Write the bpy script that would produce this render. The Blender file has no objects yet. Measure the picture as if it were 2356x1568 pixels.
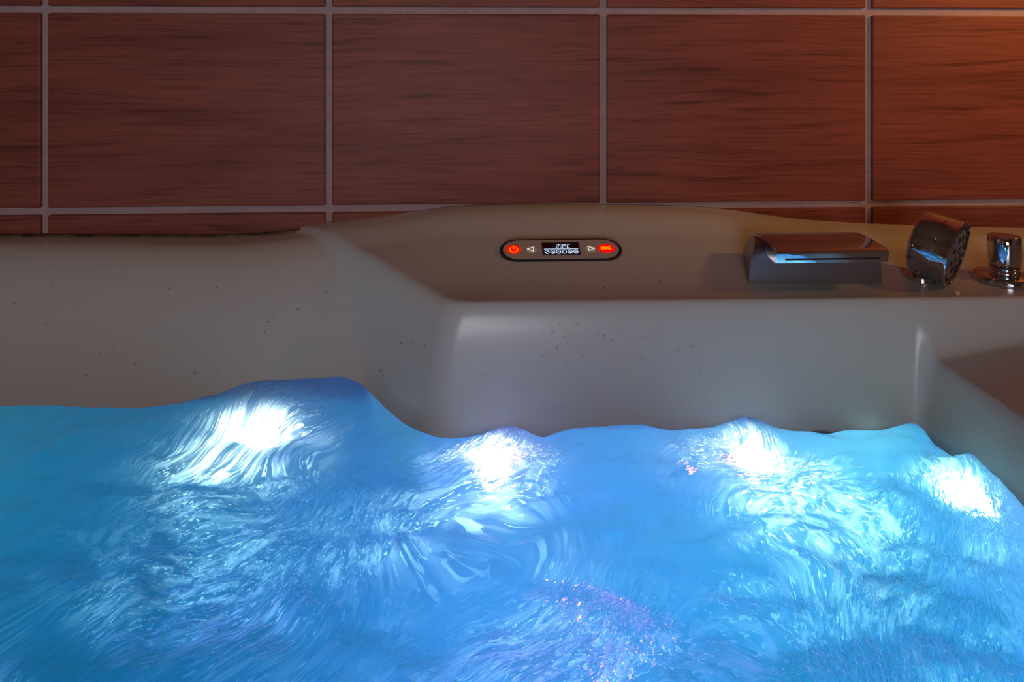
import bpy, bmesh, math, random
import numpy as np
from mathutils import Vector, Matrix

random.seed(7)
np.random.seed(7)
PI = math.pi
EYE = 0.85                      # eye height above the bathroom floor
SC = bpy.context.scene
COL = SC.collection
YW = 1.13                       # the tiled wall stands at this y

# ------------------------------------------------------------------ helpers
def link(name, me, mat=None, parent=None, smooth=False):
    o = bpy.data.objects.new(name, me)
    COL.objects.link(o)
    if mat:
        for m in (mat if isinstance(mat, (list, tuple)) else [mat]):
            me.materials.append(m)
    if parent is not None:
        o.parent = parent
    if smooth:
        me.polygons.foreach_set('use_smooth', [True] * len(me.polygons))
    return o


def obj(name, bm, mat=None, parent=None, smooth=False, recalc=True, sharp=None):
    if recalc:
        bmesh.ops.recalc_face_normals(bm, faces=bm.faces[:])
    me = bpy.data.meshes.new(name)
    if sharp is not None:
        for e in bm.edges:
            if len(e.link_faces) == 2 and e.calc_face_angle(0) > sharp:
                e.smooth = False
    bm.to_mesh(me)
    bm.free()
    return link(name, me, mat, parent, smooth or sharp is not None)


def tag(o, label=None, cat=None, group=None, kind=None):
    if label: o['label'] = label
    if cat: o['category'] = cat
    if group: o['group'] = group
    if kind: o['kind'] = kind
    return o


def empty(name, loc, rot=(0, 0, 0)):
    o = bpy.data.objects.new(name, None)
    o.empty_display_size = 0.02
    COL.objects.link(o)
    o.location = loc
    o.rotation_euler = rot
    return o


def add_box(bm, lo, hi, bevel=0.0, seg=2, mi=0):
    vs = [bm.verts.new((x, y, z)) for z in (lo[2], hi[2]) for y in (lo[1], hi[1]) for x in (lo[0], hi[0])]
    fs = []
    for q in ((0, 2, 3, 1), (4, 5, 7, 6), (0, 1, 5, 4), (2, 6, 7, 3), (0, 4, 6, 2), (1, 3, 7, 5)):
        f = bm.faces.new([vs[i] for i in q]); f.material_index = mi; fs.append(f)
    if bevel:
        es = list({e for f in fs for e in f.edges})
        bmesh.ops.bevel(bm, geom=es, offset=bevel, segments=seg, affect='EDGES', profile=0.5)
    return vs


def add_lathe(bm, prof, seg=64, mat=Matrix.Identity(4), cap0=True, cap1=True):
    """prof: list of (radius, height); revolved about local z."""
    rings = []
    for r, h in prof:
        if r < 1e-7:
            rings.append([bm.verts.new(mat @ Vector((0, 0, h)))])
        else:
            rings.append([bm.verts.new(mat @ Vector((r * math.cos(2 * PI * i / seg), r * math.sin(2 * PI * i / seg), h)))
                          for i in range(seg)])
    for a, b in zip(rings, rings[1:]):
        for i in range(seg):
            j = (i + 1) % seg
            if len(a) == 1 and len(b) == 1: continue
            if len(a) == 1: bm.faces.new((a[0], b[i], b[j]))
            elif len(b) == 1: bm.faces.new((a[i], a[j], b[0]))
            else: bm.faces.new((a[i], a[j], b[j], b[i]))
    if cap0 and len(rings[0]) > 1: bm.faces.new(rings[0][::-1])
    if cap1 and len(rings[-1]) > 1: bm.faces.new(rings[-1])


def add_prism(bm, pts, z0, z1, bevel_top=0.0, seg=3):
    """pts: outline in local xy; extruded z0..z1 with a rounded top edge."""
    b = [bm.verts.new((x, y, z0)) for x, y in pts]
    t = [bm.verts.new((x, y, z1)) for x, y in pts]
    n = len(pts)
    for i in range(n):
        j = (i + 1) % n
        bm.faces.new((b[i], b[j], t[j], t[i]))
    bm.faces.new(b[::-1])
    ft = bm.faces.new(t)
    if bevel_top:
        bmesh.ops.bevel(bm, geom=list(ft.edges), offset=bevel_top, segments=seg, affect='EDGES', profile=0.5)


def add_tube(bm, pts, r, seg=8, closed=False):
    n = len(pts)
    rings = []
    up = Vector((0.123, 0.31, 1)).normalized()
    for i, p in enumerate(pts):
        p = Vector(p)
        a = Vector(pts[(i - 1) % n if closed else max(0, i - 1)])
        b = Vector(pts[(i + 1) % n if closed else min(n - 1, i + 1)])
        t = (b - a).normalized()
        u = t.cross(up)
        if u.length < 1e-4: u = t.cross(Vector((1, 0, 0)))
        u.normalize(); v = t.cross(u).normalized()
        rings.append([bm.verts.new(p + r * (math.cos(2 * PI * k / seg) * u + math.sin(2 * PI * k / seg) * v)) for k in range(seg)])
    m = n if closed else n - 1
    for i in range(m):
        a, b = rings[i], rings[(i + 1) % n]
        for k in range(seg):
            l = (k + 1) % seg
            bm.faces.new((a[k], a[l], b[l], b[k]))
    if not closed:
        bm.faces.new(rings[0][::-1]); bm.faces.new(rings[-1])


def stadium(L, H, n=20):
    r = H / 2
    pts = []
    for i in range(n + 1):
        a = -PI / 2 + PI * i / n
        pts.append((L / 2 - r + r * math.cos(a), r * math.sin(a)))
    for i in range(n + 1):
        a = PI / 2 + PI * i / n
        pts.append((-L / 2 + r + r * math.cos(a), r * math.sin(a)))
    return pts


def ellipse(a, b, n=40, cx=0, cy=0):
    return [(cx + a * math.cos(2 * PI * i / n), cy + b * math.sin(2 * PI * i / n)) for i in range(n)]

# ------------------------------------------------------------------ noise (numpy Perlin)
_perm = np.random.RandomState(11).permutation(512)
def _hash(ix, iy, s):
    return _perm[(_perm[(ix + s * 57) % 512] + iy) % 512]
def perlin(x, y, s=0):
    xi = np.floor(x).astype(int); yi = np.floor(y).astype(int)
    xf = x - xi; yf = y - yi
    u = xf ** 3 * (xf * (xf * 6 - 15) + 10); v = yf ** 3 * (yf * (yf * 6 - 15) + 10)
    def g(ix, iy, dx, dy):
        a = _hash(ix, iy, s) * (2 * PI / 512 * 7.13)
        return np.cos(a) * dx + np.sin(a) * dy
    n00 = g(xi, yi, xf, yf); n10 = g(xi + 1, yi, xf - 1, yf)
    n01 = g(xi, yi + 1, xf, yf - 1); n11 = g(xi + 1, yi + 1, xf - 1, yf - 1)
    return (n00 * (1 - u) + n10 * u) * (1 - v) + (n01 * (1 - u) + n11 * u) * v

# ------------------------------------------------------------------ node helpers
def new_mat(name):
    m = bpy.data.materials.new(name)
    m.use_nodes = True
    nt = m.node_tree
    nt.nodes.clear()
    return m, nt, nt.nodes.new('ShaderNodeOutputMaterial')

def principled(name, col, rough=0.5, metal=0.0, **kw):
    m, nt, out = new_mat(name)
    p = nt.nodes.new('ShaderNodeBsdfPrincipled')
    p.inputs['Base Color'].default_value = (*col, 1)
    p.inputs['Roughness'].default_value = rough
    p.inputs['Metallic'].default_value = metal
    for k, v in kw.items():
        p.inputs[k.replace('_', ' ')].default_value = v
    nt.links.new(p.outputs[0], out.inputs[0])
    return m, nt, p

def emission(name, col, strength):
    m, nt, out = new_mat(name)
    e = nt.nodes.new('ShaderNodeEmission')
    e.inputs[0].default_value = (*col, 1)
    e.inputs[1].default_value = strength
    nt.links.new(e.outputs[0], out.inputs[0])
    return m

def N(nt, kind, **kw):
    n = nt.nodes.new(kind)
    for k, v in kw.items():
        setattr(n, k, v)
    return n

def ramp(nt, stops):
    r = nt.nodes.new('ShaderNodeValToRGB')
    el = r.color_ramp.elements
    while len(el) > 1: el.remove(el[-1])
    el[0].position, el[0].color = stops[0][0], (*stops[0][1], 1)
    for p, c in stops[1:]:
        e = el.new(p); e.color = (*c, 1)
    return r

# ------------------------------------------------------------------ materials
def mat_tile():
    m, nt, p = principled('wood_look_tile', (0.3, 0.12, 0.06), 0.5, Specular_IOR_Level=0.3)
    L = nt.links.new
    uv = N(nt, 'ShaderNodeUVMap', uv_map='grain')
    # bend the grain slightly, like growth rings sliced flat
    mp1 = N(nt, 'ShaderNodeMapping'); mp1.inputs['Scale'].default_value = (2.2, 5.0, 1)
    nz1 = N(nt, 'ShaderNodeTexNoise'); nz1.inputs['Scale'].default_value = 1.3; nz1.inputs['Detail'].default_value = 2
    L(uv.outputs[0], mp1.inputs[0]); L(mp1.outputs[0], nz1.inputs['Vector'])
    sep = N(nt, 'ShaderNodeSeparateXYZ'); L(uv.outputs[0], sep.inputs[0])
    bend = N(nt, 'ShaderNodeMath', operation='MULTIPLY_ADD')
    L(nz1.outputs['Fac'], bend.inputs[0]); bend.inputs[1].default_value = 0.028; L(sep.outputs[1], bend.inputs[2])
    cmb = N(nt, 'ShaderNodeCombineXYZ'); L(sep.outputs[0], cmb.inputs[0]); L(bend.outputs[0], cmb.inputs[1])
    def strands(sx, sy, det, rough):
        mp = N(nt, 'ShaderNodeMapping'); mp.inputs['Scale'].default_value = (sx, sy, 1)
        nz = N(nt, 'ShaderNodeTexNoise'); nz.inputs['Scale'].default_value = 1; nz.inputs['Detail'].default_value = det
        nz.inputs['Roughness'].default_value = rough
        L(cmb.outputs[0], mp.inputs[0]); L(mp.outputs[0], nz.inputs['Vector'])
        return nz
    fine = strands(6, 330, 3, 0.6)
    mid = strands(4.5, 75, 3, 0.55)
    broad = strands(2.0, 16, 2, 0.5)
    r1 = ramp(nt, [(0.30, (0.15, 0.033, 0.019)), (0.42, (0.265, 0.066, 0.043)), (0.7, (0.31, 0.081, 0.052))])
    L(mid.outputs['Fac'], r1.inputs[0])
    r2 = ramp(nt, [(0.32, (0.6, 0.56, 0.54)), (0.5, (1, 1, 1)), (0.7, (1.06, 1.05, 1.04))])
    L(fine.outputs['Fac'], r2.inputs[0])
    r3 = ramp(nt, [(0.3, (0.78, 0.72, 0.70)), (0.5, (1, 1, 1)), (0.75, (1.08, 1.07, 1.06))])
    L(broad.outputs['Fac'], r3.inputs[0])
    mx = N(nt, 'ShaderNodeMix', data_type='RGBA', blend_type='MULTIPLY'); mx.inputs[0].default_value = 0.9
    L(r1.outputs[0], mx.inputs[6]); L(r2.outputs[0], mx.inputs[7])
    mx2 = N(nt, 'ShaderNodeMix', data_type='RGBA', blend_type='MULTIPLY'); mx2.inputs[0].default_value = 1
    L(mx.outputs[2], mx2.inputs[6]); L(r3.outputs[0], mx2.inputs[7])
    L(mx2.outputs[2], p.inputs['Base Color'])
    b = N(nt, 'ShaderNodeBump'); b.inputs['Strength'].default_value = 0.28; b.inputs['Distance'].default_value = 0.0012
    L(fine.outputs['Fac'], b.inputs['Height']); L(b.outputs[0], p.inputs['Normal'])
    return m

def mat_grout():
    m, nt, p = principled('grout', (0.5, 0.42, 0.4), 0.8)
    L = nt.links.new
    tc = N(nt, 'ShaderNodeTexCoord')
    nz = N(nt, 'ShaderNodeTexNoise'); nz.inputs['Scale'].default_value = 70; nz.inputs['Detail'].default_value = 4
    mp = N(nt, 'ShaderNodeMapping'); mp.inputs['Scale'].default_value = (12, 1, 90)
    nb = N(nt, 'ShaderNodeTexNoise'); nb.inputs['Scale'].default_value = 1; nb.inputs['Detail'].default_value = 3
    L(tc.outputs['Object'], nz.inputs['Vector']); L(tc.outputs['Object'], mp.inputs[0]); L(mp.outputs[0], nb.inputs['Vector'])
    r = ramp(nt, [(0.3, (0.44, 0.30, 0.31)), (0.65, (0.50, 0.35, 0.37))]); L(nz.outputs['Fac'], r.inputs[0])
    r2 = ramp(nt, [(0.25, (0.05, 0.04, 0.04)), (0.31, (1, 1, 1))]); L(nb.outputs['Fac'], r2.inputs[0])
    mx = N(nt, 'ShaderNodeMix', data_type='RGBA', blend_type='MULTIPLY'); mx.inputs[0].default_value = 1
    L(r.outputs[0], mx.inputs[6]); L(r2.outputs[0], mx.inputs[7]); L(mx.outputs[2], p.inputs['Base Color'])
    b = N(nt, 'ShaderNodeBump'); b.inputs['Strength'].default_value = 0.5; b.inputs['Distance'].default_value = 0.001
    L(nz.outputs['Fac'], b.inputs['Height']); L(b.outputs[0], p.inputs['Normal'])
    return m

def mat_sealant():
    m, nt, p = principled('aged_sealant', (0.3, 0.2, 0.1), 0.5)
    L = nt.links.new
    tc = N(nt, 'ShaderNodeTexCoord')
    nz = N(nt, 'ShaderNodeTexNoise'); nz.inputs['Scale'].default_value = 45; nz.inputs['Detail'].default_value = 4
    L(tc.outputs['Object'], nz.inputs['Vector'])
    r = ramp(nt, [(0.38, (0.03, 0.018, 0.012)), (0.5, (0.09, 0.045, 0.022)), (0.72, (0.20, 0.11, 0.05))]); L(nz.outputs['Fac'], r.inputs[0])
    L(r.outputs[0], p.inputs['Base Color'])
    return m

def mat_acrylic():
    m, nt, p = principled('white_acrylic', (0.74, 0.73, 0.71), 0.17)
    L = nt.links.new
    tc = N(nt, 'ShaderNodeTexCoord')
    nz = N(nt, 'ShaderNodeTexNoise'); nz.inputs['Scale'].default_value = 5; nz.inputs['Detail'].default_value = 3
    L(tc.outputs['Object'], nz.inputs['Vector'])
    mr = N(nt, 'ShaderNodeMapRange'); mr.inputs[3].default_value = 0.25; mr.inputs[4].default_value = 0.27
    L(nz.outputs['Fac'], mr.inputs[0]); L(mr.outputs[0], p.inputs['Roughness'])
    return m

def mat_water():
    m, nt, out = new_mat('bath_water')
    L = nt.links.new
    tc = N(nt, 'ShaderNodeTexCoord')
    # direction of the churn is stored on the mesh, so ripples drawn by the jets run along it
    flow = N(nt, 'ShaderNodeUVMap', uv_map='flow')
    # ripples finer than the mesh
    mpa = N(nt, 'ShaderNodeMapping'); mpa.inputs['Scale'].default_value = (85, 230, 1)
    na = N(nt, 'ShaderNodeTexNoise'); na.inputs['Scale'].default_value = 1; na.inputs['Detail'].default_value = 3; na.inputs['Distortion'].default_value = 0.7
    L(flow.outputs[0], mpa.inputs[0]); L(mpa.outputs[0], na.inputs['Vector'])
    bump = N(nt, 'ShaderNodeBump'); bump.inputs['Strength'].default_value = 0.55; bump.inputs['Distance'].default_value = 0.006
    L(na.outputs['Fac'], bump.inputs['Height'])
    atb = N(nt, 'ShaderNodeAttribute', attribute_name='ripple')
    bst = N(nt, 'ShaderNodeMath', operation='MULTIPLY_ADD', use_clamp=True); bst.inputs[1].default_value = 0.9; bst.inputs[2].default_value = 0.30
    L(atb.outputs['Fac'], bst.inputs[0]); L(bst.outputs[0], bump.inputs['Strength'])
    # clear water: mirror by Fresnel over bent light
    fr = N(nt, 'ShaderNodeFresnel'); fr.inputs[0].default_value = 1.33; L(bump.outputs[0], fr.inputs['Normal'])
    gl = N(nt, 'ShaderNodeBsdfGlossy'); gl.inputs['Roughness'].default_value = 0.04; L(bump.outputs[0], gl.inputs['Normal'])
    rf = N(nt, 'ShaderNodeBsdfRefraction'); rf.inputs['Roughness'].default_value = 0.0; rf.inputs['IOR'].default_value = 1.33
    L(bump.outputs[0], rf.inputs['Normal'])
    m2 = N(nt, 'ShaderNodeMixShader'); L(fr.outputs[0], m2.inputs[0]); L(rf.outputs[0], m2.inputs[1]); L(gl.outputs[0], m2.inputs[2])
    # froth: air bubbles whipped in by the jets
    at = N(nt, 'ShaderNodeAttribute', attribute_name='froth')
    mpb = N(nt, 'ShaderNodeMapping'); mpb.inputs['Scale'].default_value = (34, 80, 1)
    nb = N(nt, 'ShaderNodeTexNoise'); nb.inputs['Scale'].default_value = 1; nb.inputs['Detail'].default_value = 6
    nb.inputs['Roughness'].default_value = 0.62; nb.inputs['Distortion'].default_value = 1.1
    L(flow.outputs[0], mpb.inputs[0]); L(mpb.outputs[0], nb.inputs['Vector'])
    rb = N(nt, 'ShaderNodeMapRange'); rb.inputs[1].default_value = 0.45; rb.inputs[2].default_value = 0.66
    L(nb.outputs['Fac'], rb.inputs[0])
    ml = N(nt, 'ShaderNodeMath', operation='MULTIPLY'); L(rb.outputs[0], ml.inputs[0]); L(at.outputs['Fac'], ml.inputs[1])
    ad = N(nt, 'ShaderNodeMath', operation='MULTIPLY_ADD', use_clamp=True)
    L(at.outputs['Fac'], ad.inputs[0]); ad.inputs[1].default_value = 0.10; L(ml.outputs[0], ad.inputs[2])
    # small flecks of foam, close to the jets
    mpc = N(nt, 'ShaderNodeMapping'); mpc.inputs['Scale'].default_value = (150, 330, 1)
    nc = N(nt, 'ShaderNodeTexNoise'); nc.inputs['Scale'].default_value = 1; nc.inputs['Detail'].default_value = 2; nc.inputs['Distortion'].default_value = 0.9
    L(flow.outputs[0], mpc.inputs[0]); L(mpc.outputs[0], nc.inputs['Vector'])
    rc = N(nt, 'ShaderNodeMapRange'); rc.inputs[1].default_value = 0.57; rc.inputs[2].default_value = 0.64
    L(nc.outputs['Fac'], rc.inputs[0])
    mc = N(nt, 'ShaderNodeMath', operation='MULTIPLY', use_clamp=True); L(rc.outputs[0], mc.inputs[0]); L(atb.outputs['Fac'], mc.inputs[1])
    mxm = N(nt, 'ShaderNodeMath', operation='MAXIMUM'); L(ad.outputs[0], mxm.inputs[0]); L(mc.outputs[0], mxm.inputs[1])
    ad = mxm
    tl = N(nt, 'ShaderNodeBsdfTranslucent'); tl.inputs[0].default_value = (0.93, 0.95, 0.96, 1); 
    lean = N(nt, 'ShaderNodeVectorMath', operation='ADD'); lean.inputs[1].default_value = (-0.45, -1.3, 0)
    L(bump.outputs[0], lean.inputs[0])
    nrm = N(nt, 'ShaderNodeVectorMath', operation='NORMALIZE'); L(lean.outputs[0], nrm.inputs[0])
    L(nrm.outputs[0], tl.inputs['Normal'])
    df = N(nt, 'ShaderNodeBsdfDiffuse'); df.inputs[0].default_value = (0.93, 0.95, 0.96, 1); L(bump.outputs[0], df.inputs['Normal'])
    m3 = N(nt, 'ShaderNodeMixShader'); m3.inputs[0].default_value = 0.25; L(tl.outputs[0], m3.inputs[1]); L(df.outputs[0], m3.inputs[2])
    m4 = N(nt, 'ShaderNodeMixShader'); L(ad.outputs[0], m4.inputs[0]); L(m2.outputs[0], m4.inputs[1]); L(m3.outputs[0], m4.inputs[2])
    L(m4.outputs[0], out.inputs['Surface'])
    va = N(nt, 'ShaderNodeVolumeAbsorption'); va.inputs['Color'].default_value = (0.0, 0.82, 0.985, 1); va.inputs['Density'].default_value = 3.9
    L(va.outputs[0], out.inputs['Volume'])
    m.cycles.homogeneous_volume = True if hasattr(m.cycles, 'homogeneous_volume') else False
    return m

M_TILE, M_GROUT, M_SEAL, M_ACR, M_WATER = mat_tile(), mat_grout(), mat_sealant(), mat_acrylic(), mat_water()
M_CHROME = principled('chrome', (0.60, 0.60, 0.63), 0.06, 1.0)[0]
M_SATIN = principled('satin_chrome', (0.36, 0.36, 0.40), 0.33, 1.0)[0]
M_BLACKSLOT = principled('black_slot', (0.01, 0.01, 0.012), 0.5)[0]
M_SPRAY = principled('grey_spray_plate', (0.16, 0.15, 0.15), 0.3)[0]
M_RUBBER = principled('black_rubber', (0.008, 0.008, 0.008), 0.4)[0]
M_FACE = principled('panel_membrane', (0.62, 0.52, 0.46), 0.35)[0]
M_RIM = principled('panel_rim', (0.09, 0.08, 0.09), 0.16, 0.6)[0]
M_SCREEN = principled('screen_glass', (0.02, 0.014, 0.06), 0.4)[0]
M_ARROWBTN = principled('arrow_button', (0.9, 0.85, 0.75), 0.4)[0]
M_RED = emission('red_backlight', (1.0, 0.0, 0.0), 1.0)
M_ORANGE = emission('orange_backlight', (1.0, 0.22, 0.0), 1.15)
M_WHITEICON = emission('white_backlight', (1.0, 0.93, 0.8), 1.0)
M_LCD = emission('display_segments', (0.62, 0.76, 1.0), 1.0)
M_PLASTER = principled('room_plaster', (0.30, 0.17, 0.11), 0.8)[0]
M_FLOOR = principled('room_floor', (0.16, 0.09, 0.06), 0.5)[0]

LAMP = 360.0
M_LENS = emission('lamp_lens', (0.80, 0.93, 0.95), LAMP)
M_DIE = {'red': emission('lamp_die_red', (1.0, 0.10, 0.22), LAMP), 'green': emission('lamp_die_green', (0.10, 1.0, 0.75), LAMP),
         'violet': emission('lamp_die_violet', (0.45, 0.25, 1.0), LAMP)}
M_FARLENS = emission('added_lens_far', (0.76, 0.98, 0.88), 150)
M_TEAL = emission('lamp_lens_teal', (0.62, 1.0, 0.98), LAMP * 0.62)
M_PINK = emission('added_lens_pink', (1.0, 0.10, 0.40), 150.0)
M_VIOLET = emission('added_lens_violet', (0.95, 0.40, 0.95), 700.0)

# ------------------------------------------------------------------ room shell
def structure(o):
    o['kind'] = 'structure'
    return o

def tiled_wall():
    bm = bmesh.new()
    add_box(bm, (-1.6, YW + 0.0025, 0), (1.6, YW + 0.12, 2.4), mi=1)
    uvl = bm.loops.layers.uv.new('grain')
    px, pz, g = 0.4523, 0.325, 0.0115
    x0, z0 = -0.2529, EYE - 0.2435
    for i in range(-4, 5):
        for j in range(-2, 6):
            xa, xb = x0 + i * px + g / 2, x0 + (i + 1) * px - g / 2
            za, zb = z0 + j * pz + g / 2, z0 + (j + 1) * pz - g / 2
            xa, xb, za, zb = max(xa, -1.6), min(xb, 1.6), max(za, 0), min(zb, 2.4)
            if xb - xa < 0.01 or zb - za < 0.01: continue
            n0 = len(bm.faces)
            vs = add_box(bm, (xa, YW - 0.0035, za), (xb, YW + 0.01, zb), bevel=0.0025, seg=3)
            bm.faces.ensure_lookup_table()
            ox, oz = random.uniform(0, 50), random.uniform(0, 50)
            fl = random.choice((1, -1))
            for f in bm.faces:
                if f.material_index == 0 and not f.tag:
                    f.tag = True
                    for l in f.loops:
                        l[uvl].uv = ((l.vert.co.x - xa) * fl + ox, l.vert.co.z - za + oz)
    for f in bm.faces: f.tag = False
    return structure(obj('wall_back', bm, [M_TILE, M_GROUT]))
tiled_wall()

def slab(name, lo, hi, mat):
    bm = bmesh.new(); add_box(bm, lo, hi)
    return structure(obj(name, bm, mat))
slab('floor', (-1.72, -2.3, -0.1), (1.72, 1.25, 0), M_FLOOR)
slab('ceiling', (-1.72, -2.3, 2.4), (1.72, 1.25, 2.5), M_PLASTER)
slab('wall_left', (-1.72, -2.3, 0), (-1.6, 1.25, 2.4), M_PLASTER)
slab('wall_right', (1.6, -2.3, 0), (1.72, 1.25, 2.4), M_PLASTER)
slab('wall_front', (-1.72, -2.42, 0), (1.72, -2.3, 2.4), M_PLASTER)

# ------------------------------------------------------------------ bathtub
def smin(a, b, k):
    h = np.maximum(k - np.abs(a - b), 0) / k
    return np.minimum(a, b) - h * h * k * 0.25
def smax(a, b, k):
    return -smin(-a, -b, k)

_bx = np.array([-1.3, -0.776, -0.571, -0.433, -0.363, -0.284, -0.248, -0.18, -0.122, -0.08, -0.052, -0.009, 0.10, 0.201, 0.355, 0.432, 0.486, 0.541, 0.646, 0.805, 0.924, 1.3])
_bz = np.array([-.2815, -.2820, -.2845, -.2865, -.2855, -.2775, -.2725, -.2643, -.2575, -.2515, -.2480, -.2462, -.2462, -.2475, -.2515, -.2600, -.2695, -.2762, -.2835, -.2903, -.2938, -.296])
_fx = np.linspace(-1.3, 1.3, 1301)
_fz = np.interp(_fx, _bx, _bz)
_k = np.exp(-0.5 * (np.arange(-40, 41) / 13.0) ** 2); _k /= _k.sum()
_fz = np.convolve(np.pad(_fz, 40, mode='edge'), _k, mode='valid')
def rim_back(x):
    return np.interp(x, _fx, _fz)

ZF = -0.305
def tub_h(x, y):
    """height of the tub's upper surface, measured from eye level"""
    zb = rim_back(x)
    u = np.clip((YW - y) / 0.276, -0.2, 1.6)
    uc = np.clip(u, 0, 1)
    u = u + 0.85 * (uc * uc * (3 - 2 * uc) - uc)                # the deck is steepest halfway, flat at its front edge
    top = zb + (ZF - zb) * u
    # left backrest: a broad slope down into the water
    lf = -0.297 + (y - 1.028) * 1.42 + 0.06 * np.sin((x + 0.45) * 2.2)*0.3
    left = smin(top, lf, 0.075)
    # raised centre block: straight front face and a diagonal flank
    front = ZF + (y - (0.853 - 0.012 * x)) * 6.2
    nx, ny = 0.711, 0.703                                     # direction into the block
    diag = ZF + ((x + 0.045) * nx + (y - 0.856) * ny) * 4.4
    # right: a lower shelf that the front face rounds into
    shelf = -0.372 + 0.17 * (x - 0.55)
    rs = smin(shelf, -0.372 + (x - 0.553) * 7.0, 0.05)
    faces = smax(smin(front, diag, 0.075), rs, 0.13)
    block = smin(faces, top, 0.055)
    h = smax(left, block, 0.03)
    # the other two ends of the basin
    lefte = smin(np.full_like(x, -0.30), -0.30 - (x + 1.06) * 2.0, 0.07)
    near = smin(np.full_like(x, -0.30), -0.30 - (y + 0.33) * 3.0, 0.07)
    h = smax(smax(h, lefte, 0.05), near, 0.05)
    h = smax(h, np.full_like(x, -0.79), 0.10)
    return h

TUBX0, TUBX1, TUBY0, TUBY1 = -1.28, 1.28, -0.52, YW - 0.0036
def grid_mesh(xs, ys, zf):
    X, Y = np.meshgrid(xs, ys, indexing='ij')
    Z = zf(X, Y)
    nx, ny = X.shape
    co = np.stack([X, Y, Z], -1).reshape(-1, 3)
    idx = np.arange(nx * ny).reshape(nx, ny)
    q = np.stack([idx[:-1, :-1], idx[1:, :-1], idx[1:, 1:], idx[:-1, 1:]], -1).reshape(-1, 4)
    return co, q, idx

def mesh_from(name, co, polys):
    me = bpy.data.meshes.new(name)
    me.vertices.add(len(co)); me.vertices.foreach_set('co', co.astype(np.float32).ravel())
    tot = sum(len(p) for p in polys) if not isinstance(polys, np.ndarray) else polys.size
    if isinstance(polys, np.ndarray):
        n, k = polys.shape
        me.loops.add(n * k); me.loops.foreach_set('vertex_index', polys.ravel().astype(np.int32))
        me.polygons.add(n); me.polygons.foreach_set('loop_start', np.arange(0, n * k, k, dtype=np.int32))
        me.polygons.foreach_set('loop_total', np.full(n, k, dtype=np.int32))
    me.update(calc_edges=True); me.validate()
    return me

xs = np.concatenate([np.arange(TUBX0, -0.82, 0.012), np.arange(-0.82, 0.72, 0.004), np.arange(0.72, TUBX1, 0.01), [TUBX1]])
ys = np.concatenate([np.arange(TUBY0, 0.45, 0.012), np.arange(0.45, 0.76, 0.005), np.arange(0.76, TUBY1 - 0.001, 0.0028), [TUBY1]])
co, q, idx = grid_mesh(xs, ys, lambda X, Y: tub_h(X, Y) + EYE)
tub = empty('bathtub', (0, 0.3, 0))
tag(tub, 'white acrylic whirlpool bathtub full of glowing blue water against the tiled wall', 'bathtub')
shell = link('tub_shell', mesh_from('tub_shell', co, q), M_ACR, tub, smooth=True)
shell.location = (0, -0.3, 0)
bm = bmesh.new()                                             # panels closing the outside of the tub down to the floor
zt = EYE + tub_h(xs, np.full_like(xs, TUBY0))
def curtain(pts):
    a = [bm.verts.new(p) for p in pts]; b = [bm.verts.new((p[0], p[1], 0.0)) for p in pts]
    for i in range(len(pts) - 1): bm.faces.new((a[i], a[i + 1], b[i + 1], b[i]))
curtain([(x, TUBY0, z) for x, z in zip(xs, zt)])
for X in (TUBX0, TUBX1):
    curtain([(X, y, EYE + float(tub_h(np.array([X]), np.array([y]))[0])) for y in ys])
ap = obj('apron', bm, M_ACR, tub); ap.location = (0, -0.3, 0)

def tub_point(x, y):
    z = float(tub_h(np.array([x]), np.array([y]))[0]); e = 0.002
    zx = float(tub_h(np.array([x + e]), np.array([y]))[0] - tub_h(np.array([x - e]), np.array([y]))[0]) / (2 * e)
    zy = float(tub_h(np.array([x]), np.array([y + e]))[0] - tub_h(np.array([x]), np.array([y - e]))[0]) / (2 * e)
    return Vector((x, y, z + EYE)), Vector((-zx, -zy, 1)).normalized()

def wall_at(x, z, y0=0.6, y1=1.1):
    """y on the tub's steep inner face at height z (from eye level)"""
    for _ in range(40):
        ym = (y0 + y1) / 2
        if float(tub_h(np.array([x]), np.array([ym]))[0]) < z: y0 = ym
        else: y1 = ym
    return (y0 + y1) / 2

# sealant bead where the tub meets the tiles
bm = bmesh.new()
add_tube(bm, [(x, YW - 0.005, EYE + float(rim_back(np.array([x]))[0]) + 0.001) for x in np.linspace(-1.27, 1.27, 220)], 0.0035, 8)
structure(obj('trim_1', bm, M_SEAL, smooth=True))

# ------------------------------------------------------------------ underwater lamps
LAMPS = []
def lamp(label, pos, nrm, dies, r=0.017, group='underwater lamps in the tub wall', lens_mat=None):
    rot = nrm.to_track_quat('Z', 'Y').to_euler()
    t = empty('underwater_lamp', pos, rot)
    tag(t, label, 'lamp', group)
    bm = bmesh.new()
    add_lathe(bm, [(r * 1.32, -0.004), (r * 1.32, 0.003), (r * 1.24, 0.006), (r * 1.05, 0.006), (r * 1.0, 0.003), (r * 1.0, -0.004)], 40, cap0=False, cap1=False)
    obj('bezel', bm, M_CHROME, t, sharp=0.6)
    bm = bmesh.new()
    add_lathe(bm, [(r * 1.0, 0.0), (r * 0.9, 0.004), (r * 0.6, 0.0075), (r * 0.3, 0.009), (0, 0.0095)], 32)
    obj('lens', bm, lens_mat or M_LENS, t, smooth=True)
    for k, (colr, ang) in enumerate(dies):
        bm = bmesh.new()
        c = Matrix.Translation((r * 1.14 * math.cos(ang), r * 1.14 * math.sin(ang), 0.006))
        add_lathe(bm, [(r * 0.17, 0), (r * 0.15, 0.002), (0, 0.003)], 14, c)
        tag(obj('diode', bm, M_DIE[colr], t, smooth=True), '%s diode' % colr)
    LAMPS.append((pos, nrm))
    return t

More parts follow.
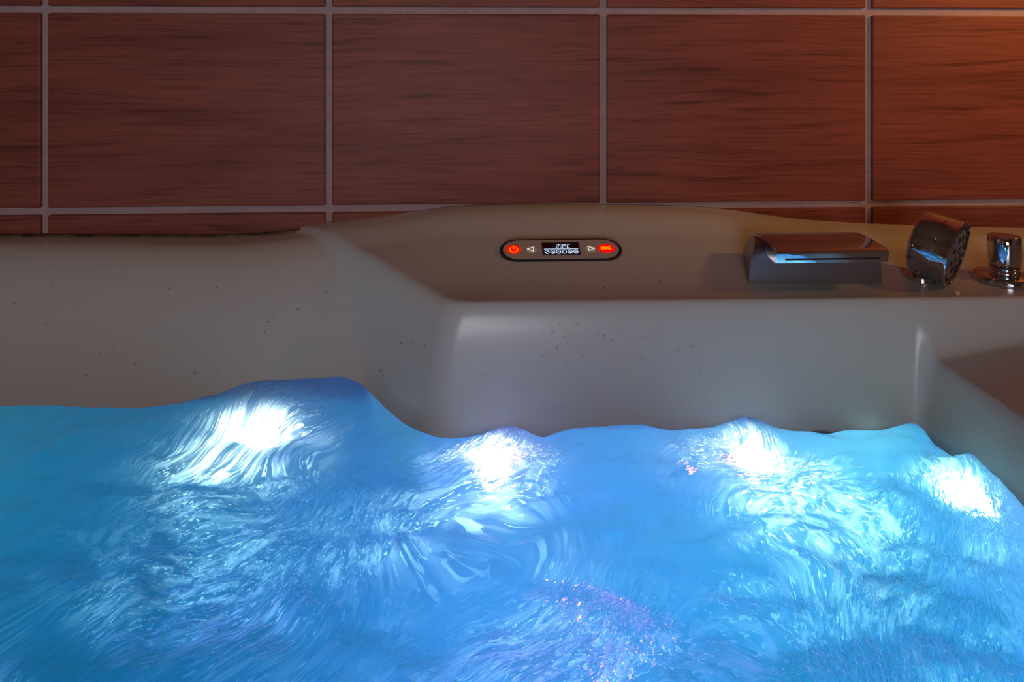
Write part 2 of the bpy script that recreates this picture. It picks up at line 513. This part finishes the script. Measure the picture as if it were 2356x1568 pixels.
for lab, x, z, dies in (
        ('underwater lamp in the sloping backrest, under the leftmost glare', -0.285, -0.500, (('green', -2.4), ('violet', -0.6))),
        ('underwater lamp in the front face nearest its left corner, below the control panel', 0.008, -0.503, (('violet', -2.3), ('red', 0.2))),
        ('underwater lamp in the front face below the waterfall spout', 0.322, -0.500, (('red', -2.6), ('violet', -1.9), ('green', -0.7)))):
    y = wall_at(x, z)
    p, n = tub_point(x, y)
    lamp(lab, p + n * 0.001, n, dies)
# the fourth sits in the wall that runs towards the viewer
xa, xb = 0.4, 0.7
for _ in range(40):
    xm = (xa + xb) / 2
    if float(tub_h(np.array([xm]), np.array([0.722]))[0]) < -0.500: xa = xm
    else: xb = xm
p, n = tub_point(xa, 0.722)
lamp('underwater lamp in the right side wall, under the rightmost glare', p + n * 0.001, n, (('green', 2.5), ('green', -2.4)), lens_mat=M_TEAL)
p, n = tub_point(0.245, wall_at(0.245, -0.53))
lamp('small added pink lamp in the front face, beside the lamp below the spout', p + n * 0.001, n, (), 0.004, None, M_PINK)  # added emitter, put in for pink glitter on the ripples
p, n = tub_point(0.125, 0.73)
lamp('small added pink floor lamp on the tub bottom below the control panel', p + n * 0.001, n, (), 0.004, None, M_PINK)  # second added emitter for pink glitter, nearer the viewer
p, n = tub_point(0.07, 0.40)
lamp('added unseen violet floor lamp on the tub bottom under the nearest water', p + n * 0.001, n, (), 0.035, None, M_VIOLET)  # added out of view to tint the nearest froth lavender
for lab, x, y in (('added underwater lamp in the near tub wall, opposite the backrest', -0.55, -0.263),  # four added lamps out of view, brightening water, tiles and tub faces
                  ('added underwater lamp in the near tub wall, opposite the control panel', 0.02, -0.263),
                  ('added underwater lamp in the near tub wall, opposite the waterfall spout', 0.40, -0.263),
                  ('added underwater lamp in the far left end of the tub', -0.955, 0.55)):
    p, n = tub_point(x, y)
    lamp(lab, p + n * 0.001, n, (), 0.030, lens_mat=M_FARLENS)

# ------------------------------------------------------------------ bath water
WZ = -0.453
SWELL = [  # x, y, height, radius x, radius y
    (-0.29, 0.945, 0.024, 0.07, 0.06), (-0.19, 0.955, 0.027, 0.06, 0.06), (-0.47, 0.92, -0.004, 0.06, 0.05),
    (-0.055, 0.84, -0.006, 0.05, 0.05), (0.02, 0.835, 0.008, 0.04, 0.05), (0.066, 0.83, -0.006, 0.018, 0.03),
    (0.32, 0.84, 0.009, 0.055, 0.05), (0.42, 0.82, -0.004, 0.04, 0.04), (0.55, 0.85, 0.011, 0.04, 0.04),
    (0.545, 0.78, -0.008, 0.03, 0.03), (0.54, 0.72, 0.012, 0.05, 0.04), (-0.12, 0.72, 0.008, 0.06, 0.05), (0.12, 0.86, 0.004, 0.05, 0.05)]
# froth trails of the jets: x, y, radius, amount
PLUME = [(-0.285, 0.925, .035, 1.0), (-0.30, 0.86, .055, .95), (-0.345, 0.83, .045, .5), (-0.28, 0.80, .05, .7), (-0.27, 0.72, .055, .5), (-0.25, 0.65, .06, .45), (-0.20, 0.68, .06, .4),
         (0.01, 0.82, .036, 1.0), (0.02, 0.76, .04, .8), (0.015, 0.70, .045, .7), (-0.03, 0.70, .04, .45), (-0.07, 0.63, .045, .45), (0.02, 0.64, .045, .45),
         (0.318, 0.82, .032, 1.0), (0.30, 0.76, .035, .8), (0.28, 0.70, .05, .8), (0.29, 0.64, .05, .55), (0.33, 0.60, .06, .5), (0.36, 0.66, .05, .5), (0.25, 0.52, .08, .4), (0.33, 0.52, .07, .4),
         (0.52, 0.725, .035, 1.0), (0.505, 0.68, .035, .7), (0.45, 0.71, .035, .3), (0.40, 0.69, .05, .5), (0.47, 0.62, .04, .35),
         (-0.17, 0.56, .06, .4), (0.10, 0.52, .06, .4), (0.05, 0.54, .07, .3), (0.03, 0.48, .08, .35), (-0.02, 0.50, .06, .35),
         (-0.31, 0.60, .06, .45), (-0.36, 0.52, .07, .35), (-0.24, 0.55, .06, .35), (-0.30, 0.77, .05, .7), (-0.23, 0.86, .045, .55), (-0.21, 0.76, .05, .45),
         (-0.05, 0.76, .04, .5), (0.07, 0.75, .04, .4), (-0.11, 0.67, .045, .45), (0.38, 0.61, .06, .5), (0.44, 0.55, .06, .35), (0.22, 0.60, .05, .4), (0.30, 0.50, .06, .45), (0.40, 0.50, .06, .35), (0.36, 0.74, .04, .4), (0.25, 0.78, .035, .5)]
def water_h(X, Y):
    h = np.full_like(X, WZ)
    for sx, sy, a, rx, ry in SWELL:
        h = h + a * np.exp(-((X - sx) / rx) ** 2 - ((Y - sy) / ry) ** 2)
    wx = X + 0.02 * perlin(X * 9, Y * 9, 3); wy = Y + 0.02 * perlin(X * 9 + 7, Y * 9, 4)
    chop = 0.0120 * perlin(wx * 9, wy * 11, 1) + 0.0090 * perlin(wx * 21, wy * 26, 2)
    U, V = flow_uv(X, Y)
    fine = 0.0026 * perlin(U * 38, V * 75, 5) + 0.0014 * perlin(U * 80, V * 130, 6)
    edge = np.clip((0.93 - Y) / 0.12, 0.25, 1)
    act = 0.45 + 0.9 * np.clip(froth(X, Y, 1.0), 0, 1)
    return h + chop * edge + fine * act * np.clip((0.97 - Y) / 0.1, 0.15, 1)
FAR_PLUME = [(-0.55, 0.05, .16, .6), (0.0, 0.0, .18, .6), (0.4, 0.05, .16, .6), (-0.2, 0.2, .14, .5), (0.25, 0.25, .12, .5), (-0.8, 0.55, .14, .5), (-0.62, 0.35, .12, .5)]  # froth added outside the view, spreading the added lamps' glow upwards
def froth(X, Y, gain=0.6):
    f = np.full_like(X, 0.05)
    cloud = np.clip(0.85 + 1.5 * perlin(X * 8 + 0.6 * perlin(X * 6, Y * 6, 21), Y * 9, 22) + 0.9 * perlin(X * 19, Y * 22, 23), 0.15, 1.8)
    for px_, py_, r, a in PLUME + FAR_PLUME:
        g = gain * a * np.exp(-(((X - px_) ** 2 + (Y - py_) ** 2) / (r * r)))
        f = f + g - f * g
    return np.clip(f * cloud, 0, 1)
def flow_uv(X, Y):
    """coordinates that turn with the current, so ripples are drawn out along it"""
    a = 1.1 + 1.3 * perlin(X * 3.1 + 4, Y * 3.1, 8)
    ux = X + 0.05 * perlin(X * 5, Y * 5, 9); uy = Y + 0.05 * perlin(X * 5, Y * 5 + 3, 10)
    swirl = 0.10 * perlin(X * 6 + 1, Y * 6, 12)
    U = -ux * 0.55 - uy * 0.83 + swirl
    V = ux * 0.83 - uy * 0.55 + 0.10 * perlin(X * 6, Y * 6 + 5, 13)
    return U, V

wxs = np.concatenate([np.arange(-1.24, -0.62, 0.015), np.arange(-0.62, 0.66, 0.0034), [0.66]])
wys = np.concatenate([np.arange(-0.45, 0.40, 0.02), np.arange(0.40, 1.0, 0.0032), [1.0]])
co, q, idx = grid_mesh(wxs, wys, lambda X, Y: water_h(X, Y) + EYE)
nv = len(co)
fr_v = froth(co[:, 0], co[:, 1]); fu, fv = flow_uv(co[:, 0], co[:, 1])
bot = co[[idx[0, 0], idx[-1, 0], idx[-1, -1], idx[0, -1]]].copy(); bot[:, 2] = 0.045
co2 = np.concatenate([co, bot])
polys = [tuple(p) for p in q.tolist()]
b0, b1, b2, b3 = nv, nv + 1, nv + 2, nv + 3
polys.append((b3, b2, b1, b0))
polys.append(tuple(idx[::-1, 0].tolist()) + (b0, b1))
polys.append(tuple(idx[:, -1].tolist()) + (b2, b3))
polys.append(tuple(idx[0, :].tolist()) + (b3, b0))
polys.append(tuple(idx[-1, ::-1].tolist()) + (b1, b2))
me = bpy.data.meshes.new('bath_water')
me.from_pydata(co2.tolist(), [], polys); me.update()
fa = me.attributes.new('froth', 'FLOAT', 'POINT')
fa.data.foreach_set('value', np.concatenate([fr_v, np.zeros(4)]).astype(np.float32))
fa = me.attributes.new('ripple', 'FLOAT', 'POINT')
fa.data.foreach_set('value', np.concatenate([froth(co[:, 0], co[:, 1], 1.0), np.zeros(4)]).astype(np.float32))
uvl = me.uv_layers.new(name='flow')
li = np.zeros(len(me.loops), dtype=np.int32); me.loops.foreach_get('vertex_index', li)
U = np.concatenate([fu, np.zeros(4)])[li]; V = np.concatenate([fv, np.zeros(4)])[li]
uvl.data.foreach_set('uv', np.stack([U, V], -1).astype(np.float32).ravel())
water = link('bath_water', me, M_WATER, None, smooth=True)
tag(water, 'churning bright blue water with white froth filling the bathtub', 'water', kind='stuff')

# ------------------------------------------------------------------ control panel
c, n = tub_point(0.112, 0.984)
n = Vector((0, n.y, n.z)).normalized()
t = empty('control_panel', c)
ey = (Vector((0, 1, 0)) - n * n.y).normalized(); ex = ey.cross(n).normalized()
t.matrix_world = Matrix.Translation(c + n * 0.001) @ Matrix((ex, ey, n)).transposed().to_4x4() @ Matrix.Rotation(math.radians(7), 4, 'X') @ Matrix.Diagonal((1, 0.84, 1, 1))
tag(t, 'pill shaped digital bath control panel with red lit buttons reading 23 degrees', 'control panel')
PW, PH = 0.177, 0.056
bm = bmesh.new(); add_prism(bm, stadium(PW, PH, 24), -0.010, 0.0040, 0.0025); obj('rim', bm, M_RIM, t, sharp=0.7)
bm = bmesh.new(); add_prism(bm, stadium(PW - 0.009, PH - 0.008, 24), 0.003, 0.0048, 0.0008); obj('face_plate', bm, M_FACE, t, sharp=0.7)
Z0 = 0.0048
def flat(name, pts, mat, parent, z0=Z0, z1=None, bev=0.0):
    bm = bmesh.new(); add_prism(bm, pts, z0 - 0.001, z1 if z1 else z0 + 0.0006, bev)
    return obj(name, bm, mat, parent, sharp=0.7)
def strokes(name, lines, r, mat, parent, z=Z0 + 0.0005):
    bm = bmesh.new()
    for ln, cl in lines:
        add_tube(bm, [(x, y, z) for x, y in ln], r, 6, cl)
    return obj(name, bm, mat, parent, smooth=True)
def arc(cx, cy, a, b, t0, t1, n=20):
    return [(cx + a * math.cos(t0 + (t1 - t0) * i / n), cy + b * math.sin(t0 + (t1 - t0) * i / n)) for i in range(n + 1)]
# power button
pb = flat('power_button', ellipse(0.0103, 0.0112, 40, -0.0685, 0), M_RED, t, bev=0.0003); pb['label'] = 'red lit button with a power sign'
strokes('power_sign', [(arc(-0.0685, -0.0007, 0.0056, 0.0066, PI / 2 + 0.6, PI / 2 + 2 * PI - 0.6), False), ([(-0.0685, 0.0008), (-0.0685, 0.0075)], False)], 0.0011, M_ORANGE, pb)
# arrow buttons
for s in (-1, 1):
    cx = s * 0.0437
    b_ = flat('arrow_button', ellipse(0.0078, 0.0092, 36, cx - 0.001 * s, 0), M_ARROWBTN, t, bev=0.0003)
    b_['label'] = 'pale button with an arrow pointing %s' % ('left' if s < 0 else 'right')
    strokes('arrow_sign', [([(cx + s * 0.0052, 0), (cx - s * 0.0042, 0.0056), (cx - s * 0.0035, -0.0056)], True)], 0.0007, M_WHITEICON, b_)
# light button with a fish-shaped sign
fb = flat('light_button', ellipse(0.0122, 0.0110, 40, 0.0655, 0), M_RED, t, bev=0.0003); fb['label'] = 'red lit button with an orange tapering sign'
fish = [(-.0072, -.0042), (-.0080, 0), (-.0072, .0042), (-.0030, .0040), (.0018, .0018), (.0062, .0048), (.0075, .0042), (.0040, 0), (.0075, -.0042), (.0062, -.0048), (.0018, -.0018), (-.0030, -.0040)]
flat('light_sign', [(0.0655 + x, y) for x, y in fish[::-1]], M_ORANGE, fb, z0=Z0 + 0.0012)
# display
sc = flat('display', [(-0.0272, -0.0155), (0.0272, -0.0155), (0.0272, 0.0165), (-0.0272, 0.0165)], M_SCREEN, t)
def seg_digit(ch, x, y, w, h):
    k = 0.16 * h
    P = {'a': ((x + k, y + h), (x + w + k, y + h)), 'b': ((x + w + k, y + h), (x + w + k / 2, y + h / 2)), 'c': ((x + w + k / 2, y + h / 2), (x + w, y)),
         'd': ((x, y), (x + w, y)), 'e': ((x, y), (x + k / 2, y + h / 2)), 'f': ((x + k / 2, y + h / 2), (x + k, y + h)), 'g': ((x + k / 2, y + h / 2), (x + w + k / 2, y + h / 2))}
    on = {'2': 'abged', '3': 'abgcd', 'C': 'afed'}[ch]
    return [(P[s], False) for s in on]
ln = []
ln += seg_digit('2', -0.0068, 0.0025, 0.0034, 0.0088) + seg_digit('3', -0.0010, 0.0025, 0.0034, 0.0088) + seg_digit('C', 0.0092, 0.0025, 0.0034, 0.0088)
ln += [(arc(0.0066, 0.0092, 0.0012, 0.0021, 0, 2 * PI, 10)[:-1], True)]
strokes('temperature_digits', ln, 0.00062, M_LCD, sc)
strokes('divider_line', [([(-0.0248, -0.0004), (0.0248, -0.0004)], False)], 0.00065, M_LCD, sc)
for k in range(6):
    cx = -0.0208 + k * 0.00832; cy = -0.0078
    ln = [(arc(cx, cy, 0.0031, 0.0048, 0, 2 * PI, 20)[:-1], True)]
    if k == 0: ln += [([(cx - .0012, cy - .002), (cx + .0016, cy + .0022)], False), ([(cx - .0016, cy - .0026), (cx - .0002, cy - .0030)], False)]
    if k == 1: ln += [([(cx - .0013, cy - .0018), (cx + .0015, cy - .0020)], False), ([(cx - .001, cy + .0003), (cx + .001, cy + .0008)], False), ([(cx - .0013, cy - .0032), (cx + .0014, cy - .0032)], False)]
    if k == 2: ln += [(arc(cx, cy, 0.0006, 0.0010, 0, 2 * PI, 8)[:-1], True)]
    if k == 3: ln += [([(cx - .0018, cy - .001), (cx - .0012, cy + .0012)], False)]
    if k == 4: ln += [([(cx - .0013, cy - .0028), (cx - .0002, cy + .0022), (cx + .0012, cy - .0024)], False), ([(cx, cy - .003), (cx, cy)], False)]
    if k == 5: ln += [([(cx - .0004, cy + .0024), (cx - .0002, cy - .0028)], False), ([(cx + .0012, cy + .0022), (cx + .0010, cy - .0020)], False)]
    strokes('mode_icon', ln, 0.0006, M_LCD, sc)

# ------------------------------------------------------------------ waterfall spout
SX, SY = 0.449, 0.902
c, n = tub_point(SX, SY + 0.03)
base_z = min(tub_point(SX - .08, SY)[0].z, tub_point(SX + .08, SY)[0].z)
t = empty('waterfall_spout', (SX, SY, base_z))
tag(t, 'low wide chrome waterfall spout with a slotted lip on the tub deck', 'bath spout')
def sweep_x(prof, x0, x1, taper=None):
    """closed side profile (y, z) extruded along x; taper narrows each profile point at (x0, x1)"""
    bm = bmesh.new()
    a, b = [], []
    for i, (y, z) in enumerate(prof):
        tl, tr_ = taper(y, z) if taper else (0, 0)
        a.append(bm.verts.new((x0 + tl, y, z))); b.append(bm.verts.new((x1 - tr_, y, z)))
    nn = len(prof)
    for i in range(nn):
        j = (i + 1) % nn
        bm.faces.new((a[i], a[j], b[j], b[i]))
    bm.faces.new(a[::-1]); bm.faces.new(b)
    return bm
bodyp = [(0.000, -0.010), (0.0005, 0.034), (0.003, 0.043), (0.010, 0.0515), (0.022, 0.0550), (0.040, 0.0555), (0.056, 0.052), (0.066, 0.043), (0.070, 0.029), (0.071, -0.010)]
bm = sweep_x(bodyp, -0.0945, 0.0905, lambda y, z: (0.013 * max(0, z / 0.0555) ** 2.2 + 0.27 * y, 0.006 * max(0, z / 0.0555) ** 2.2))
bmesh.ops.bevel(bm, geom=[e for e in bm.edges if abs(e.verts[0].co.x - e.verts[1].co.x) < 0.03 and e.calc_face_angle(0) > 0.8], offset=0.006, segments=4, affect='EDGES', profile=0.5)
obj('spout_body', bm, M_SATIN, t, sharp=0.9)
hoodp = [(-0.0402, 0.0412), (-0.0432, 0.0515), (-0.0436, 0.0538), (-0.0426, 0.0562), (-0.0400, 0.0578), (-0.036, 0.0585), (-0.010, 0.0590), (0.022, 0.0592), (0.046, 0.0580), (0.058, 0.0545), (0.058, 0.0500), (0.004, 0.0500), (0.0015, 0.0440), (-0.012, 0.0412), (-0.037, 0.0402)]
bm = sweep_x(hoodp, -0.0735, 0.0735, lambda y, z: (0.006 * min(1, max(0, (y + 0.043) / 0.08)), -0.008 * min(1, max(0, (y + 0.043) / 0.08))))
bmesh.ops.bevel(bm, geom=[e for e in bm.edges if abs(e.verts[0].co.x - e.verts[1].co.x) < 0.02 and e.calc_face_angle(0) > 0.8], offset=0.0018, segments=3, affect='EDGES', profile=0.5)
hood = obj('spout_hood', bm, M_CHROME, t, sharp=0.5)
# slot in the chamfer under the lip
bm = bmesh.new()
add_box(bm, (-0.062, -0.0010, -0.0011), (0.063, 0.0010, 0.0011), 0.0004)
sl = obj('outlet_slot', bm, M_BLACKSLOT, hood)
sl.location = (0, -0.0417, 0.0462); sl.rotation_euler = (math.radians(-16), 0, 0)

# ------------------------------------------------------------------ hand shower lying in its holder
t = empty('hand_shower', (0.625, 0.888, EYE - 0.3))
tag(t, 'round chrome hand shower head tilted in its holder, between spout and knob', 'shower head')
R_ = 0.0455
axis = Vector((0.62, -0.72, -0.22)).normalized()           # the way the spray face looks
fc = Vector((0.630, 0.884, EYE - 0.2585))
q_ = axis.to_track_quat('Z', 'Y').to_matrix().to_4x4()
MW = Matrix.Translation(fc - t.location) @ q_
def lath(name, prof, mat, parent, sharp=0.5, seg=72):
    bm = bmesh.new(); add_lathe(bm, prof, seg, MW)
    return obj(name, bm, mat, parent, sharp=sharp)
lath('shower_body', [(0, -0.050), (R_ * .60, -0.0497), (R_ * .84, -0.0485), (R_ * .92, -0.0455), (R_ * .95, -0.040), (R_ * .965, -0.020), (R_ * .965, -0.0195)], M_CHROME, t)
lath('shower_collar', [(R_ * .94, -0.0198), (R_ * .94, -0.0190), (R_ * .975, -0.0182), (R_ * .985, -0.004), (R_ * 1.0, -0.002), (R_ * 1.0, 0.0005), (R_ * .965, 0.0016), (R_ * .94, 0.0005), (R_ * .94, -0.006)], M_CHROME, t)
face = lath('spray_plate', [(R_ * .94, -0.006), (R_ * .94, -0.0012), (R_ * .80, -0.0008), (R_ * .62, 0.0006), (R_ * .3, 0.0012), (0, 0.0014)], M_SPRAY, t)
def nozzle(u, v, a, b, z=0.0006):
    bm = bmesh.new()
    rr = math.hypot(u, v); ang = math.atan2(v, u)
    add_lathe(bm, [(1, -0.002), (1, 0.0006), (0.7, 0.0012), (0, 0.0013)], 16,
              MW @ Matrix.Translation((u, v, z)) @ Matrix.Rotation(ang, 4, 'Z') @ Matrix.Diagonal((a, b, 1, 1)))
    obj('nozzle', bm, M_RUBBER, face, smooth=True)
for k in range(26):
    a = 2 * PI * k / 26; nozzle(R_ * .80 * math.cos(a), R_ * .80 * math.sin(a), 0.0026, 0.0032, -0.0008)
for k in range(8):
    a = 2 * PI * (k + .5) / 8; nozzle(R_ * .50 * math.cos(a), R_ * .50 * math.sin(a), 0.0052, 0.0042)
for k in range(5):
    a = 2 * PI * k / 5; nozzle(R_ * .20 * math.cos(a), R_ * .20 * math.sin(a), 0.0026, 0.0026, 0.001)
# neck that drops into the holder socket in the deck
p0, n0 = tub_point(0.604, 0.920)
bm = bmesh.new()
add_lathe(bm, [(0.020, -0.006), (0.020, 0.004), (0.0175, 0.007), (0.015, 0.009), (0.0145, 0.034)], 40, Matrix.Translation(p0 - t.location))
obj('holder_socket', bm, M_CHROME, t, sharp=0.6)

# ------------------------------------------------------------------ diverter knob
p0, n0 = tub_point(0.717, 0.911)
t = empty('diverter_knob', p0)
tag(t, 'upright chrome valve knob on a round flange, at the far right of the tub deck', 'tap knob')
bm = bmesh.new()
add_lathe(bm, [(0.0375, -0.006), (0.0385, 0.001), (0.0385, 0.0045), (0.037, 0.0075), (0.033, 0.0092), (0.024, 0.0105), (0.0195, 0.011)], 72)
obj('flange', bm, M_CHROME, t, sharp=0.8)
bm = bmesh.new()
add_lathe(bm, [(0.0185, 0.009), (0.0190, 0.0125), (0.0180, 0.0150), (0.0165, 0.0158), (0.0165, 0.0185)], 56)
obj('neck_ring', bm, M_CHROME, t, sharp=0.8)
bm = bmesh.new()
add_lathe(bm, [(0.0172, 0.0172), (0.0185, 0.0185), (0.0200, 0.026), (0.0203, 0.038), (0.0200, 0.052), (0.0193, 0.0606), (0.0188, 0.0612), (0.0, 0.0616)], 72)
obj('handle', bm, M_CHROME, t, sharp=0.7)

# ------------------------------------------------------------------ splashed droplets on the tub
def mat_droplet():
    m, nt, out = new_mat('droplet_water')
    fr = N(nt, 'ShaderNodeFresnel'); fr.inputs[0].default_value = 1.4
    gl = N(nt, 'ShaderNodeBsdfGlossy'); gl.inputs['Roughness'].default_value = 0.06
    tr = N(nt, 'ShaderNodeBsdfTransparent'); tr.inputs[0].default_value = (0.93, 0.94, 0.95, 1)
    mx = N(nt, 'ShaderNodeMixShader')
    nt.links.new(fr.outputs[0], mx.inputs[0]); nt.links.new(tr.outputs[0], mx.inputs[1]); nt.links.new(gl.outputs[0], mx.inputs[2])
    nt.links.new(mx.outputs[0], out.inputs[0])
    return m
M_DROP = mat_droplet()
bm = bmesh.new()
rng = random.Random(5)
def droplet(x, y, s):
    p, n = tub_point(x, y)
    if p.z < EYE - 0.43: return
    m = Matrix.Translation(p - n * s * 0.05) @ n.to_track_quat('Z', 'Y').to_matrix().to_4x4() @ Matrix.Rotation(rng.uniform(-.4, .4), 4, 'Z') @ Matrix.Diagonal((s * rng.uniform(.8, 1.6), s * rng.uniform(.8, 1.3), s * 0.42, 1))
    bmesh.ops.create_icosphere(bm, subdivisions=2, radius=1.0, matrix=m)
for k in range(230):                                          # front face
    x = rng.uniform(-0.03, 0.50) if k % 3 else rng.gauss(0.13, 0.06)
    z = rng.uniform(-0.43, -0.325)
    droplet(x, wall_at(x, z, 0.7, 0.9), rng.choice((.0005, .0006, .0008, .0012)) * rng.uniform(.8, 1.2))
for k in range(120):                                          # backrest
    x = rng.uniform(-0.68, -0.06); z = rng.uniform(-0.43, -0.325)
    droplet(x, wall_at(x, z, 0.7, 1.1), rng.choice((.0005, .0007, .0009, .0013)) * rng.uniform(.8, 1.2))
for k in range(8):
    droplet(rng.uniform(0.0, 0.25), rng.uniform(0.87, 0.93), 0.001)
tag(obj('water_droplets', bm, M_DROP, smooth=True), 'splashed water droplets on the inner walls of the bathtub', 'water droplets', kind='stuff')

# ------------------------------------------------------------------ amber lamp and added fill lights
def area(name, loc, target, size, col, power):
    l = bpy.data.lights.new(name, 'AREA'); l.shape = 'DISK'; l.size = size; l.color = col; l.energy = power
    o = bpy.data.objects.new(name, l); COL.objects.link(o)
    o.location = loc
    o.rotation_euler = (Vector(target) - Vector(loc)).to_track_quat('-Z', 'Y').to_euler()
    return o
area('ceiling_fill', (-0.3, -1.2, 2.35), (-0.1, 0.8, 0.4), 0.5, (1.0, 0.70, 0.55), 0.5)  # added warm overhead fill, not a known fitting
area('front_fill', (-0.3, -2.25, 0.80), (0.0, 1.1, 0.75), 1.0, (0.97, 0.96, 1.0), 20)  # added low fill behind the viewer, lifts tiles and tub faces; no window there
area('amber_lamp', (1.5, 0.55, 1.35), (1.0, 1.13, 1.12), 0.12, (1.0, 0.45, 0.10), 1.6).data.spread = math.radians(75)
w = bpy.data.worlds.new('World'); SC.world = w; w.use_nodes = True
w.node_tree.nodes['Background'].inputs[0].default_value = (0.02, 0.015, 0.012, 1)
w.node_tree.nodes['Background'].inputs[1].default_value = 0.2

# ------------------------------------------------------------------ camera
cam = bpy.data.cameras.new('camera')
cam.sensor_width = 36; cam.sensor_fit = 'HORIZONTAL'
cam.lens = 1570 / 2356 * 36
cam.shift_x = 0.0
cam.shift_y = -(784 - 138) / 2356
cam.clip_start = 0.01
co_ = bpy.data.objects.new('camera', cam); COL.objects.link(co_)
co_.location = (0, 0, EYE)
co_.rotation_euler = (PI / 2, 0, -math.radians(2.4))
SC.camera = co_

SC.view_settings.view_transform = 'Standard'
SC.view_settings.look = 'None'
SC.view_settings.exposure = 0.0
SC.view_settings.gamma = 1.0
SC.view_settings.use_curve_mapping = False
SC.cycles.max_bounces = 7
SC.cycles.diffuse_bounces = 4
SC.cycles.transmission_bounces = 6
SC.cycles.transparent_max_bounces = 10
SC.cycles.use_denoising = True
SC.cycles.sample_clamp_indirect = 6.0
SC.cycles.caustics_reflective = False
SC.cycles.caustics_refractive = False
